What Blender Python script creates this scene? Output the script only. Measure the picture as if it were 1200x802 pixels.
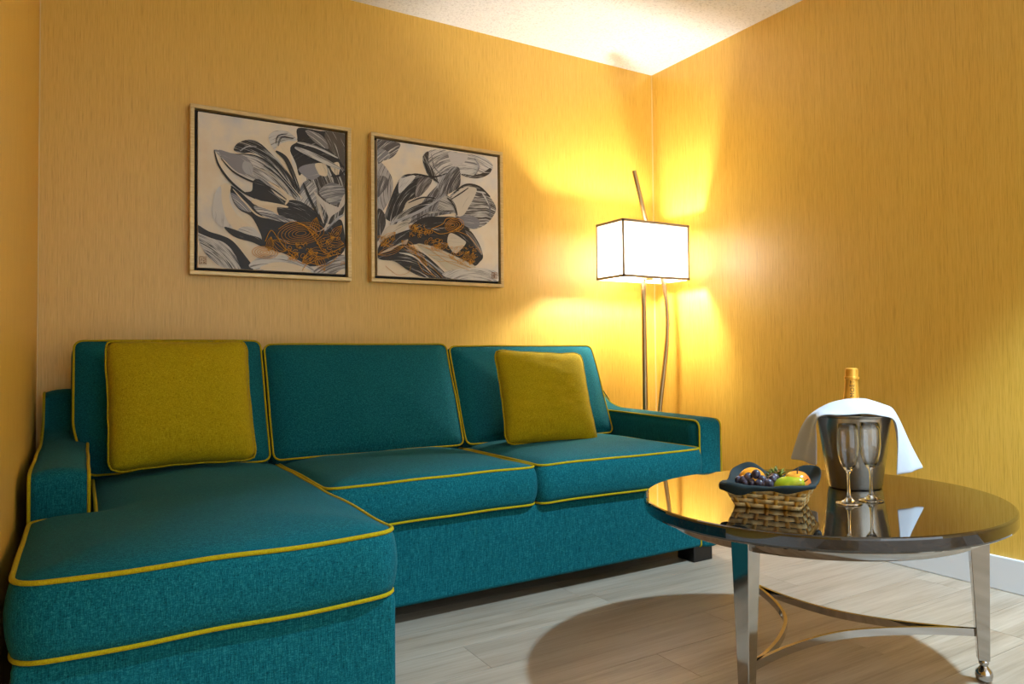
import bpy, bmesh, math, random
from mathutils import Vector, Matrix, noise
random.seed(7)
for o in list(bpy.data.objects): bpy.data.objects.remove(o)
S = bpy.context.scene
COL = S.collection

# ------------------------------------------------------------------ camera
FPX, PPX, PPY, HC = 878.1, 675.6, 390.8, 0.8353     # focal length and principal point in px of the 1200x802 frame, camera height
YAW, PITCH, ROLL = (math.radians(a) for a in (33.4795, 1.6126, -0.6636))
FW = Vector((math.sin(YAW) * math.cos(PITCH), math.cos(YAW) * math.cos(PITCH), math.sin(PITCH)))
R0 = Vector((math.cos(YAW), -math.sin(YAW), 0)); U0 = R0.cross(FW)
RT = R0 * math.cos(ROLL) + U0 * math.sin(ROLL); UP = U0 * math.cos(ROLL) - R0 * math.sin(ROLL)
CAM = Vector((0, 0, HC))
cd = bpy.data.cameras.new('camera'); cd.sensor_width = 36; cd.lens = FPX / 1200 * 36
cd.shift_x = -(PPX - 600) / 1200; cd.shift_y = (PPY - 401) / 1200; cd.clip_start = 0.02
co = bpy.data.objects.new('camera', cd); COL.objects.link(co)
co.matrix_world = Matrix(((RT.x, UP.x, -FW.x, CAM.x), (RT.y, UP.y, -FW.y, CAM.y), (RT.z, UP.z, -FW.z, CAM.z), (0, 0, 0, 1)))
S.camera = co

# ------------------------------------------------------------------ world, lights, exposure
S.view_settings.view_transform = 'Standard'; S.view_settings.look = 'None'
S.view_settings.gamma = 1.0; S.view_settings.use_curve_mapping = False
S.view_settings.exposure = 0.28
w = bpy.data.worlds.new('world'); S.world = w; w.use_nodes = True
w.node_tree.nodes['Background'].inputs[0].default_value = (0.84, 0.93, 1.0, 1)
w.node_tree.nodes['Background'].inputs[1].default_value = 1.9

def light(name, kind, loc, target, energy, color, **kw):
    l = bpy.data.lights.new(name, kind); l.energy = energy; l.color = color
    for k, v in kw.items(): setattr(l, k, v)
    o = bpy.data.objects.new(name, l); COL.objects.link(o); o.location = loc
    d = Vector(target) - Vector(loc)
    o.rotation_euler = d.to_track_quat('-Z', 'Y').to_euler()
    return o
# ceiling downlight over the right side of the room (out of frame)
DL = Vector((2.23, 0.56, 2.38))
light('ceiling_downlight', 'SPOT', DL, (1.60, 1.00, 0.0), 300, (0.52, 0.78, 1.0), spot_size=math.radians(72), spot_blend=0.30, shadow_soft_size=0.05)
BULB_E = 1150.0

# ------------------------------------------------------------------ pixel -> place helpers
def ray(x, y): return FW + (x - PPX) / FPX * RT - (y - PPY) / FPX * UP
def onY(x, y, Y): r = ray(x, y); return CAM + r * (Y / r.y)
def onX(x, y, X): r = ray(x, y); return CAM + r * (X / r.x)
def onZ(x, y, Z): r = ray(x, y); return CAM + r * ((Z - HC) / r.z)
def onP(x, y, p, n): r = ray(x, y); return CAM + r * ((p - CAM).dot(n) / r.dot(n))

# ------------------------------------------------------------------ materials
def lin(c):
    return tuple(((v / 255) / 12.92 if v / 255 <= .04045 else ((v / 255 + .055) / 1.055) ** 2.4) for v in c) + (1,)
class NT:
    def __init__(s, name):
        s.m = bpy.data.materials.new(name); s.m.use_nodes = True
        s.t = s.m.node_tree; s.b = s.t.nodes['Principled BSDF']
    def n(s, kind, **kw):
        nd = s.t.nodes.new(kind)
        for k, v in kw.items():
            if k.startswith('_'): setattr(nd, k[1:], v)
            else: nd.inputs[k.replace('__', ' ')].default_value = v
        return nd
    def l(s, a, b): s.t.links.new(a, b)
    def coord(s, scale=(1, 1, 1), out='Object', rot=(0, 0, 0)):
        tc = s.n('ShaderNodeTexCoord'); mp = s.n('ShaderNodeMapping')
        mp.inputs['Scale'].default_value = scale; mp.inputs['Rotation'].default_value = rot
        s.l(tc.outputs[out], mp.inputs['Vector']); return mp.outputs[0]
    def noise(s, vec, scale, detail=3, rough=.5):
        nd = s.n('ShaderNodeTexNoise'); nd.inputs['Scale'].default_value = scale
        nd.inputs['Detail'].default_value = detail; nd.inputs['Roughness'].default_value = rough
        s.l(vec, nd.inputs['Vector']); return nd.outputs[0]
    def ramp(s, fac, stops):
        nd = s.n('ShaderNodeValToRGB'); e = nd.color_ramp.elements
        while len(e) < len(stops): e.new(.5)
        for i, (p, c) in enumerate(stops): e[i].position = p; e[i].color = c
        s.l(fac, nd.inputs[0]); return nd.outputs[0]
    def mix(s, fac, a, b, mode='MIX'):
        nd = s.n('ShaderNodeMix', _data_type='RGBA', _blend_type=mode)
        for i, v in ((0, fac), (6, a), (7, b)):
            if hasattr(v, 'node'): s.l(v, nd.inputs[i])
            else: nd.inputs[i].default_value = v
        return nd.outputs[2]
    def math(s, op, a, b=0.0):
        nd = s.n('ShaderNodeMath', _operation=op)
        for i, v in ((0, a), (1, b)):
            if hasattr(v, 'node'): s.l(v, nd.inputs[i])
            else: nd.inputs[i].default_value = v
        return nd.outputs[0]
    def bump(s, h, strength=.3, dist=.002):
        nd = s.n('ShaderNodeBump'); nd.inputs['Strength'].default_value = strength; nd.inputs['Distance'].default_value = dist
        s.l(h, nd.inputs['Height']); s.l(nd.outputs[0], s.b.inputs['Normal'])
    def set(s, **kw):
        for k, v in kw.items():
            k = k.replace('__', ' ')
            if hasattr(v, 'node'): s.l(v, s.b.inputs[k])
            else: s.b.inputs[k].default_value = v
        return s.m
def plain(name, rgb, rough=.5, metal=0.0, **kw):
    return NT(name).set(Base__Color=lin(rgb), Roughness=rough, Metallic=metal, **kw)

def wallpaper():
    m = NT('gold_wallpaper')
    v1 = m.coord((1, 1, .022)); v2 = m.coord((1, 1, .012)); v3 = m.coord()
    a = m.noise(v1, 620, 3, .6); b = m.noise(v2, 200, 2, .5); c = m.noise(v3, 1.3, 2)
    f = m.math('ADD', m.math('MULTIPLY', a, .75), m.math('MULTIPLY', b, .25))
    col = m.ramp(f, [(.33, lin((200, 150, 48))), (.48, lin((225, 178, 68))), (.66, lin((234, 191, 90)))])
    m.bump(f, .2, .0012)
    return m.set(Base__Color=col, Roughness=.42, Specular__IOR__Level=.7)
def ceiling_mat():
    m = NT('stippled_ceiling_paint'); v = m.coord()
    a = m.noise(v, 95, 4, .7)
    m.bump(a, .7, .006)
    return m.set(Base__Color=m.ramp(a, [(.3, lin((214, 215, 216))), (.5, lin((246, 247, 248)))]), Roughness=.9)
def fabric(name, dark, base, light_, scale=1.0, warp=.5):
    m = NT(name)
    vx = m.coord((.22, 1, 1)); vz = m.coord((1, 1, .09)); v = m.coord()
    a = m.noise(vx, 560 * scale, 2, .6); b = m.noise(vz, 560 * scale, 2, .6); c = m.noise(v, 640 * scale, 2, .5); d = m.noise(v, 5, 3)
    f = m.math('ADD', m.math('ADD', m.math('MULTIPLY', a, .33), m.math('MULTIPLY', b, .37)), m.math('MULTIPLY', c, .3))
    col = m.ramp(f, [(.36, lin(dark)), (.5, lin(base)), (.64, lin(light_))])
    col = m.mix(m.math('MULTIPLY', d, .16), col, lin(dark))
    m.bump(f, .55, .0016)
    return m.set(Base__Color=col, Roughness=.92, Specular__IOR__Level=.12, Sheen__Weight=.02, Sheen__Roughness=.5)
def plank_mat():
    m = NT('greige_vinyl_plank')
    oi = m.n('ShaderNodeObjectInfo'); rnd = oi.outputs['Random']
    tc = m.n('ShaderNodeTexCoord')
    add = m.n('ShaderNodeVectorMath', _operation='ADD'); sc = m.n('ShaderNodeVectorMath', _operation='SCALE')
    cmb = m.n('ShaderNodeCombineXYZ'); m.l(rnd, cmb.inputs[0]); m.l(rnd, cmb.inputs[1]); m.l(cmb.outputs[0], sc.inputs[0]); sc.inputs['Scale'].default_value = 37
    m.l(tc.outputs['Object'], add.inputs[0]); m.l(sc.outputs[0], add.inputs[1])
    mp = m.n('ShaderNodeMapping'); mp.inputs['Scale'].default_value = (.9, 9, 1); m.l(add.outputs[0], mp.inputs[0])
    mp2 = m.n('ShaderNodeMapping'); mp2.inputs['Scale'].default_value = (2.2, 70, 1); m.l(add.outputs[0], mp2.inputs[0])
    a = m.noise(mp.outputs[0], 1.6, 4, .62); b = m.noise(mp2.outputs[0], 2.0, 3, .6)
    f = m.math('ADD', m.math('MULTIPLY', a, .7), m.math('MULTIPLY', b, .3))
    col = m.ramp(f, [(.30, lin((142, 124, 104))), (.47, lin((178, 160, 139))), (.64, lin((200, 185, 166)))])
    col = m.mix(m.math('MULTIPLY', rnd, .5), col, lin((160, 145, 128)))
    m.bump(b, .08, .001)
    return m.set(Base__Color=col, Roughness=m.ramp(f, [(.3, (.42,) * 3 + (1,)), (.7, (.33,) * 3 + (1,))]), Specular__IOR__Level=.4)
def granite():
    m = NT('polished_dark_granite'); v = m.coord()
    vo = m.n('ShaderNodeTexVoronoi'); vo.inputs['Scale'].default_value = 150; m.l(v, vo.inputs['Vector'])
    a = m.noise(v, 40, 5, .65)
    f = m.math('ADD', m.math('MULTIPLY', vo.outputs['Distance'], .45), m.math('MULTIPLY', a, .6))
    col = m.ramp(f, [(.40, lin((10, 9, 9))), (.58, lin((24, 20, 17))), (.74, lin((58, 44, 30)))])
    return m.set(Base__Color=col, Roughness=.035, IOR=1.62, Coat__Weight=.8, Coat__Roughness=.01, Coat__IOR=1.6)
def chrome(name='polished_chrome', rough=.06, rgb=(178, 173, 168)):
    m = NT(name); v = m.coord((1, 1, 1)); a = m.noise(v, 18, 3)
    return m.set(Base__Color=lin(rgb), Metallic=1.0, Roughness=m.math('ADD', m.math('MULTIPLY', a, .06), rough - .02))
def brushed(name, rgb, rough=.28, streak=(60, 60, 1)):
    m = NT(name); v = m.coord(streak); a = m.noise(v, 8, 3, .6)
    col = m.ramp(a, [(.3, lin(tuple(int(c * .92) for c in rgb))), (.7, lin(rgb))])
    return m.set(Base__Color=col, Metallic=1.0, Roughness=m.math('ADD', m.math('MULTIPLY', a, .03), rough - .015))
def glass_mat(name, rgb=(255, 255, 255)):
    return NT(name).set(Base__Color=lin(rgb), Roughness=0.0, Transmission__Weight=1.0, IOR=1.46)
def shade_mat():
    m = NT('white_lampshade_fabric'); out = m.t.nodes['Material Output']
    v1 = m.coord((1, 1, .05)); a = m.noise(v1, 400, 2)
    col = m.ramp(a, [(.3, lin((222, 220, 216))), (.7, lin((234, 233, 231)))])
    tr = m.n('ShaderNodeBsdfTranslucent'); df = m.n('ShaderNodeBsdfDiffuse'); mx = m.n('ShaderNodeMixShader')
    m.l(col, tr.inputs[0]); m.l(col, df.inputs[0]); mx.inputs[0].default_value = .24
    m.l(df.outputs[0], mx.inputs[1]); m.l(tr.outputs[0], mx.inputs[2]); m.l(mx.outputs[0], out.inputs[0])
    return m.m
def emit(name, rgb, strength):
    m = NT(name); return m.set(Base__Color=(1, 1, 1, 1), Emission__Color=rgb + (1,), Emission__Strength=strength)
def maple():
    m = NT('champagne_wood_frame'); v = m.coord((1, 1, 1)); a = m.noise(m.coord((8, 60, 60)), 3, 3)
    return m.set(Base__Color=m.ramp(a, [(.3, lin((196, 164, 104))), (.7, lin((222, 194, 138)))]), Roughness=.38, Metallic=.25)
def canvas_mat():
    m = NT('painted_canvas_ground'); v = m.coord(); a = m.noise(v, 5, 4, .55); b = m.noise(v, 600, 1)
    col = m.ramp(a, [(.32, lin((226, 204, 172))), (.5, lin((232, 217, 194))), (.68, lin((206, 202, 202)))])
    m.bump(b, .15, .0004)
    return m.set(Base__Color=col, Roughness=.6)
def stroke_mat():
    m = NT('ink_brush_stroke')
    at = m.n('ShaderNodeAttribute'); at.attribute_name = 'ink'
    tc = m.n('ShaderNodeTexCoord'); mp = m.n('ShaderNodeMapping'); mp.inputs['Scale'].default_value = (6, 300, 1); m.l(tc.outputs['UV'], mp.inputs[0])
    mp2 = m.n('ShaderNodeMapping'); mp2.inputs['Scale'].default_value = (9, 80, 1); m.l(tc.outputs['UV'], mp2.inputs[0])
    a = m.noise(mp.outputs[0], 1, 2, .6); b = m.noise(mp2.outputs[0], 1, 3, .6)
    f = m.math('ADD', m.math('MULTIPLY', a, .6), m.math('MULTIPLY', b, .4))
    k = m.math('ADD', f, m.math('MULTIPLY', at.outputs['Alpha'], .30))
    k = m.math('SUBTRACT', k, .62); k = m.math('MULTIPLY', k, 13)
    k = m.math('MINIMUM', m.math('MAXIMUM', k, 0), .9)
    bw = m.n('ShaderNodeRGBToBW'); m.l(at.outputs['Color'], bw.inputs[0])
    other = m.mix(m.math('GREATER_THAN', bw.outputs[0], .26), lin((214, 209, 204)), lin((58, 50, 46)))
    col = m.mix(k, at.outputs['Color'], other)
    return m.set(Base__Color=col, Roughness=.5)
def orange_peel():
    m = NT('orange_peel'); a = m.noise(m.coord(), 420, 2); m.bump(a, .35, .0008)
    return m.set(Base__Color=lin((240, 150, 20)), Roughness=.42)
def skin2(name, c1, c2, scale, rough=.25):
    m = NT(name); a = m.noise(m.coord(), scale, 3)
    return m.set(Base__Color=m.ramp(a, [(.4, lin(c1)), (.62, lin(c2))]), Roughness=rough)

M = dict(
    wall=wallpaper(), ceil=ceiling_mat(), base=plain('white_baseboard_paint', (226, 228, 232), .45), caulk=plain('corner_seam_caulk', (226, 196, 130), .6),
    plank=plank_mat(), sub=plain('dark_subfloor', (60, 52, 44), .9),
    teal=fabric('teal_upholstery', (3, 54, 62), (6, 90, 99), (38, 122, 127)), lime=fabric('lime_woven_fabric', (128, 108, 4), (172, 150, 10), (202, 182, 36), 1.0),
    pipe=fabric('lime_piping', (138, 118, 6), (176, 154, 14), (196, 174, 34), 1.3), black=plain('black_stained_wood', (18, 15, 14), .4),
    granite=granite(), chrome=chrome(), steel=brushed('brushed_stainless_steel', (190, 184, 172), .26, (50, 50, 1.5)), lampmetal=brushed('antique_nickel', (176, 152, 112), .3, (40, 40, 1)),
    glass=glass_mat('clear_flute_glass'), green_glass=plain('dark_green_bottle_glass', (12, 26, 16), .06), foil=plain('gold_foil', (232, 172, 66), .34, .55), ink=plain('dark_print', (22, 16, 12), .6),
    shade=shade_mat(), shade_trim=plain('taupe_shade_trim', (186, 162, 130), .7), bulb=emit('glowing_bulb', (1.0, .965, .91), BULB_E), socket=plain('brass_socket', (150, 120, 70), .35, 1.0),
    frame=maple(), gap=plain('black_frame_recess', (10, 9, 9), .7), canvas=canvas_mat(), stroke=stroke_mat(), gold=plain('gold_line_paint', (216, 150, 34), .4, .1), seal=plain('red_brown_seal_ink', (150, 96, 44), .6),
    towel=NT('white_cotton_towel').m, napkin=plain('dark_green_napkin', (12, 32, 34), .8), bamboo=skin2('bamboo_splint', (216, 180, 112), (242, 220, 164), 60, .5), bamboo2=skin2('amber_bamboo_splint', (200, 142, 44), (224, 176, 80), 60, .5),
    orange=orange_peel(), apple=skin2('blush_apple_skin', (232, 160, 48), (214, 110, 44), 22, .2), pear=skin2('yellow_green_pear_skin', (150, 158, 20), (184, 180, 40), 40, .28), grape=skin2('dusky_grape_skin', (38, 28, 44), (84, 76, 92), 90, .35),
    stem=plain('brown_stem', (92, 66, 30), .7), leaf=skin2('green_leaf', (70, 86, 20), (140, 150, 40), 120, .5), leafbrown=skin2('brown_leaf', (90, 60, 26), (176, 120, 40), 120, .5),
)
def fix_towel():
    m = NT('white_cotton_towel_weave'); a = m.noise(m.coord(), 500, 2); m.bump(a, .25, .0008)
    return m.set(Base__Color=lin((198, 202, 210)), Roughness=.9, Sheen__Weight=.1)
bpy.data.materials.remove(M['towel']); M['towel'] = fix_towel()

# ------------------------------------------------------------------ object helpers
def thing(name, label, cat, loc, group=None):
    o = bpy.data.objects.new(name, None); COL.objects.link(o); o.location = loc; o.empty_display_size = .05
    o['label'] = label; o['category'] = cat
    if group: o['group'] = group
    return o
def wloc(o):
    v = Vector(o.location)
    while o.parent: o = o.parent; v = v + Vector(o.location)
    return v
def mesh(name, verts, faces, mat, parent=None, origin=None, smooth=True, label=None, cat=None, group=None, kind=None, recalc=True, bevel=0, solid=0, sub=0, auto=None):
    """verts are in world metres; the object's own origin is `origin` (or its parent's)."""
    base = wloc(parent) if parent else Vector((0, 0, 0))
    org = Vector(origin) if origin is not None else base
    me = bpy.data.meshes.new(name); me.from_pydata([Vector(v) - org for v in verts], [], faces); me.validate(); me.update()
    bm = bmesh.new(); bm.from_mesh(me); bmesh.ops.remove_doubles(bm, verts=bm.verts, dist=1e-6)
    if recalc: bmesh.ops.recalc_face_normals(bm, faces=bm.faces)
    bm.to_mesh(me); bm.free()
    if mat: me.materials.append(mat)
    for p in me.polygons: p.use_smooth = smooth
    o = bpy.data.objects.new(name, me); COL.objects.link(o)
    if parent: o.parent = parent
    o.location = org - base
    if bevel:
        b = o.modifiers.new('bevel', 'BEVEL'); b.width = bevel; b.segments = 3; b.limit_method = 'ANGLE'; b.angle_limit = math.radians(35)
    if solid:
        s = o.modifiers.new('solid', 'SOLIDIFY'); s.thickness = solid; s.offset = 0
    if sub:
        s = o.modifiers.new('sub', 'SUBSURF'); s.levels = sub; s.render_levels = sub
    if auto:
        try: me.set_sharp_from_angle(angle=math.radians(auto))
        except Exception: pass
    if label: o['label'] = label
    if cat: o['category'] = cat
    if group: o['group'] = group
    if kind: o['kind'] = kind
    return o
def box_vf(x0, x1, y0, y1, z0, z1):
    v = [(x, y, z) for z in (z0, z1) for y in (y0, y1) for x in (x0, x1)]
    return v, [(0, 2, 3, 1), (4, 5, 7, 6), (0, 1, 5, 4), (2, 6, 7, 3), (0, 4, 6, 2), (1, 3, 7, 5)]
def box(name, b, mat, parent=None, bevel=0.0, **kw):
    v, f = box_vf(*b); return mesh(name, v, f, mat, parent, smooth=bevel > 0, bevel=bevel, auto=40 if bevel else None, **kw)
def tube_vf(pts, r, n=10, closed=False, cap=True, flat=1.0, up=None):
    """tube along pts; r number or list"""
    pts = [Vector(p) for p in pts]; N = len(pts); vs, fs = [], []
    prev = None
    for i, p in enumerate(pts):
        a = pts[(i - 1) % N] if (closed or i > 0) else pts[i]; b = pts[(i + 1) % N] if (closed or i < N - 1) else pts[i]
        t = (b - a).normalized()
        if up is not None: nrm = (Vector(up) - t * t.dot(Vector(up))).normalized()
        elif prev is None:
            nrm = t.orthogonal().normalized()
        else: nrm = (prev - t * t.dot(prev)).normalized()
        prev = nrm; bi = t.cross(nrm)
        rr = r[i] if isinstance(r, (list, tuple)) else r
        for k in range(n):
            an = 2 * math.pi * k / n; vs.append(p + nrm * math.cos(an) * rr * flat + bi * math.sin(an) * rr)
    for i in range(N if closed else N - 1):
        for k in range(n):
            a = i * n + k; b = i * n + (k + 1) % n; j = ((i + 1) % N) * n
            fs.append((a, b, j + (k + 1) % n, j + k))
    if not closed and cap: fs.append(tuple(range(n))[::-1]); fs.append(tuple((N - 1) * n + k for k in range(n)))
    return vs, fs
def tube(name, pts, r, mat, parent=None, n=10, closed=False, **kw):
    v, f = tube_vf(pts, r, n, closed); return mesh(name, v, f, mat, parent, auto=50, **kw)
def lathe_vf(prof, c, n=48, axis=None, cap0=False, cap1=False):
    """prof: (r, h); axis direction"""
    ax = Vector(axis or (0, 0, 1)).normalized(); u = ax.orthogonal().normalized() if axis else Vector((1, 0, 0)); v = ax.cross(u)
    c = Vector(c); vs, fs = [], []
    for r, h in prof:
        for k in range(n):
            a = 2 * math.pi * k / n; vs.append(c + ax * h + (u * math.cos(a) + v * math.sin(a)) * r)
    for i in range(len(prof) - 1):
        for k in range(n):
            fs.append((i * n + k, i * n + (k + 1) % n, (i + 1) * n + (k + 1) % n, (i + 1) * n + k))
    if cap0: fs.append(tuple(range(n))[::-1])
    if cap1: fs.append(tuple((len(prof) - 1) * n + k for k in range(n)))
    return vs, fs
def lathe(name, prof, c, mat, parent=None, n=48, axis=None, auto=40, cap0=False, cap1=False, **kw):
    v, f = lathe_vf(prof, c, n, axis, cap0, cap1); return mesh(name, v, f, mat, parent, auto=auto, **kw)
def crom(pts, n=8, closed=False):
    P = [Vector(p) for p in pts]; N = len(P); out = []
    rng = range(N if closed else N - 1)
    for i in rng:
        if closed: p0, p1, p2, p3 = P[(i - 1) % N], P[i], P[(i + 1) % N], P[(i + 2) % N]
        else: p0, p1, p2, p3 = P[max(i - 1, 0)], P[i], P[i + 1], P[min(i + 2, N - 1)]
        for k in range(n):
            t = k / n
            out.append(.5 * ((2 * p1) + (p2 - p0) * t + (2 * p0 - 5 * p1 + 4 * p2 - p3) * t * t + (3 * p1 - p0 - 3 * p2 + p3) * t ** 3))
    if not closed: out.append(P[-1])
    return out
def round_poly(poly, r, seg=6):
    """round the corners of a 2-D polygon; r number or list"""
    out = []; N = len(poly)
    for i in range(N):
        p = Vector(poly[i]); a = Vector(poly[i - 1]) - p; b = Vector(poly[(i + 1) % N]) - p
        rr = r[i] if isinstance(r, (list, tuple)) else r
        d = min(rr, a.length * .45, b.length * .45)
        pa = p + a.normalized() * d; pb = p + b.normalized() * d
        for k in range(seg + 1):
            t = k / seg; out.append((pa * (1 - t) ** 2 + p * 2 * t * (1 - t) + pb * t * t))
    return out
def resample(poly, step):
    out = []; N = len(poly)
    for i in range(N):
        a, b = Vector(poly[i]), Vector(poly[(i + 1) % N]); L = (b - a).length
        if L < 1e-7: continue
        k = max(1, int(round(L / step)))
        for j in range(k): out.append(a.lerp(b, j / k))
    return out
def edge_dist(p, poly):
    best = 1e9; N = len(poly)
    for i in range(N):
        a, b = poly[i], poly[(i + 1) % N]; ab = b - a; L = ab.length_squared
        t = max(0, min(1, (p - a).dot(ab) / L)) if L > 0 else 0
        d = (p - a - ab * t).length_squared
        if d < best: best = d
    return math.sqrt(best)
def cushion(name, poly, t0, t1, M4, mat, parent, crown=(.03, .03), soft=.07, bulge=.012, round_r=.05, pipe_r=.0042, pipes=(1, 1), seed=0, wob=.004, step=.035, center=None, rings=9, label=None, pipe_label=None):
    """upholstered block: 2-D outline, thickness from t0 to t1, puffed faces and welted edges"""
    out = resample(round_poly(poly, round_r), step); N = len(out)
    c = Vector(center) if center else sum(out, Vector((0, 0))) / N
    vs, fs = [], []
    def wobble(p, s): return noise.noise(Vector((p.x * 5 + seed * 3.1, p.y * 5, s * 7.7 + seed)))
    ph = t1 - t0; side = 7
    for i in range(side + 1):                    # side wall
        t = i / side; z = t0 + ph * t; k = bulge * math.sin(math.pi * t) ** .8
        for j in range(N):
            a, b = out[j - 1], out[(j + 1) % N]; tg = (b - a).normalized(); nr = Vector((tg.y, -tg.x))
            if (out[j] - c).dot(nr) < 0 and False: nr = -nr
            vs.append((out[j] + nr * k * sgn(out), z))
    vs = [Vector((p.x, p.y, z)) for p, z in vs]
    for v_, i in ((vs, 0),):
        for q in v_:
            q.z += wob * wobble(q, 1) * 1.2
    for i in range(side):
        for j in range(N):
            a = i * N + j; b = i * N + (j + 1) % N; fs.append((a, b, b + N, a + N))
    rim0 = list(range(N)); rim1 = list(range(side * N, (side + 1) * N))
    for face, rim, cr, z0 in ((0, rim0, crown[0], t0), (1, rim1, crown[1], t1)):
        prev = rim; sg = 1 if face else -1
        for r in range(1, rings + 1):
            t = 1 - (r / (rings + .6)) ** .8 if r > 0 else 1
            cur = []
            for j in range(N):
                p = c + (out[j] - c) * t; d = edge_dist(p, out)
                z = z0 + sg * (cr * (1 - math.exp(-d / soft)) + wob * wobble(p, face + 2) * min(1, d / .05)) + wob * wobble(p, 1) * 1.2 * max(0, 1 - d / .08)
                cur.append(len(vs)); vs.append(Vector((p.x, p.y, z)))
            for j in range(N):
                f = (prev[j], prev[(j + 1) % N], cur[(j + 1) % N], cur[j]); fs.append(f if face else f[::-1])
            prev = cur
        z = sum(vs[j].z for j in prev) / N
        ci = len(vs); vs.append(Vector((c.x, c.y, z)))
        for j in range(N):
            f = (prev[j], prev[(j + 1) % N], ci); fs.append(f if face else f[::-1])
    rim_pts = [[M4 @ vs[j] for j in rim] for rim in (rim0, rim1)]
    vs = [M4 @ v for v in vs]
    o = mesh(name, vs, fs, mat, parent, label=label)
    for k in (0, 1):
        if pipes[k]: tube('piping', rim_pts[k], pipe_r, M['pipe'], o, n=8, closed=True, label='lime green welt piping')
    return o
def sgn(poly):
    a = 0
    for i in range(len(poly)): p, q = poly[i - 1], poly[i]; a += p.x * q.y - q.x * p.y
    return 1 if a > 0 else -1

# ------------------------------------------------------------------ room shell
XL, XR, YB, YF, ZC = -0.130, 2.677, 3.25, -1.6, 2.404
def struct(name, b, mat, **kw): return box(name, b, mat, kind='structure', **kw)
fl = struct('floor', (XL - .1, XR + .1, YF, YB + .1, -.06, -.006), M['sub'], label='greige wood look plank floor')
struct('ceiling', (XL - .1, XR + .1, YF, YB + .1, ZC, ZC + .08), M['ceil'], label='white stippled ceiling')
struct('wall_back', (XL - .1, XR + .1, YB, YB + .1, -.006, ZC), M['wall'], label='gold vertical grain wallpapered wall behind the sofa')
struct('wall_left', (XL - .1, XL, YF, YB, -.006, ZC), M['wall'], label='gold wallpapered wall at the left of the sofa')
struct('wall_right', (XR, XR + .1, YF, YB, -.006, ZC), M['wall'], label='gold wallpapered wall behind the coffee table')
for nm, b in (('baseboard_right', (XR - .014, XR, YF, YB - .014, 0, .117)), ('baseboard_back', (XL, XR, YB - .014, YB, 0, .117)), ('baseboard_left', (XL, XL + .014, YF, YB - .014, 0, .117))):
    struct(nm, b, M['base'], bevel=.004, label='white painted baseboard')
struct('trim_1', (XR - .0045, XR, YB - .0045, YB, .117, ZC), M['caulk'], label='pale corner seam bead')
struct('trim_2', (XL, XL + .0035, YB - .0035, YB, .117, ZC), M['caulk'], label='pale corner seam bead at left')
# floor planks, long side along x
PW, PL = 0.18, 1.22
row = 0; y = YF
while y < YB - .001:
    off = [0.36, 0.92, 0.12, 0.63, 0.29, 1.05, .48][row % 7] + (row // 7) * .17
    x = XL - (off % PL)
    y1 = min(y + PW, YB)
    while x < XR:
        a, b = max(x, XL) + .0006, min(x + PL, XR) - .0006
        if b - a > .03:
            v, f = box_vf(a, b, y + .0006, y1 - .0006, -.006, 0)
            mesh('plank', v, f, M['plank'], fl, origin=((a + b) / 2, (y + y1) / 2, 0), smooth=False)
        x += PL
    y += PW; row += 1

# ------------------------------------------------------------------ sectional sofa
SO = Vector((1.03, 2.7, 0))
sofa = thing('sectional_sofa', 'teal upholstered sectional sofa with chaise and lime green piping', 'sofa', SO)
I4 = Matrix.Identity(4)
XA, XS, XM, XE, XO = 0.018, 0.585, 1.308, 2.072, 2.188        # arm inner, chaise right, seat seam, arm inner right, outer right
def rect(x0, x1, y0, y1): return [(x0, y0), (x1, y0), (x1, y1), (x0, y1)]
box('seat_base', (XS + .002, XE, 2.242, 3.19, .062, .322), M['teal'], sofa, bevel=.012)
box('chaise_base', (-.098, XS, 1.615, 3.19, .05, .312), M['teal'], sofa, bevel=.014)
box('back_frame', (XA - .0, XE, 3.02, 3.195, .322, .74), M['teal'], sofa, bevel=.02)
# arms: side profile in (y, z), thickness along x
prof = [(2.248, .062), (3.195, .062), (3.195, .725), (3.145, .722), (3.09, .66), (3.02, .595), (2.92, .572), (2.248, .562)]
rr = [.01, .01, .02, .03, .05, .05, .06, .035]
MX = Matrix(((0, 0, 1, 0), (1, 0, 0, 0), (0, 1, 0, 0), (0, 0, 0, 1)))
cushion('arm', prof, XE, XO, MX, M['teal'], sofa, crown=(.004, .004), soft=.03, bulge=.010, round_r=rr, seed=3, wob=.002, center=(2.7, .33))
prof2 = [(2.25, .062), (3.195, .062), (3.195, .725), (3.145, .722), (3.09, .66), (3.02, .595), (2.92, .572), (2.25, .556)]
cushion('arm', prof2, XL + .026, XA, MX, M['teal'], sofa, crown=(.002, .004), soft=.03, bulge=.012, round_r=rr, seed=4, wob=.002, center=(2.7, .33))
# seat cushions
cushion('seat_cushion', rect(XS + .012, XM - .004, 2.222, 2.96), .326, .452, I4, M['teal'], sofa, crown=(.0, .030), soft=.10, bulge=.014, round_r=.045, seed=11)
cushion('seat_cushion', rect(XM + .004, XE - .012, 2.218, 2.96), .326, .456, I4, M['teal'], sofa, crown=(.0, .030), soft=.10, bulge=.014, round_r=.045, seed=12)
tee = [(-.100, 1.60), (XS + .002, 1.60), (XS + .002, 2.96), (XA + .016, 2.96), (XA + .016, 2.235), (-.100, 2.235)]
cushion('chaise_cushion', tee, .314, .45, I4, M['teal'], sofa, crown=(.0, .040), soft=.11, bulge=.012, round_r=[.07, .07, .03, .03, .02, .05], seed=13, center=(.28, 2.14), rings=14, pipe_r=.005)
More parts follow.
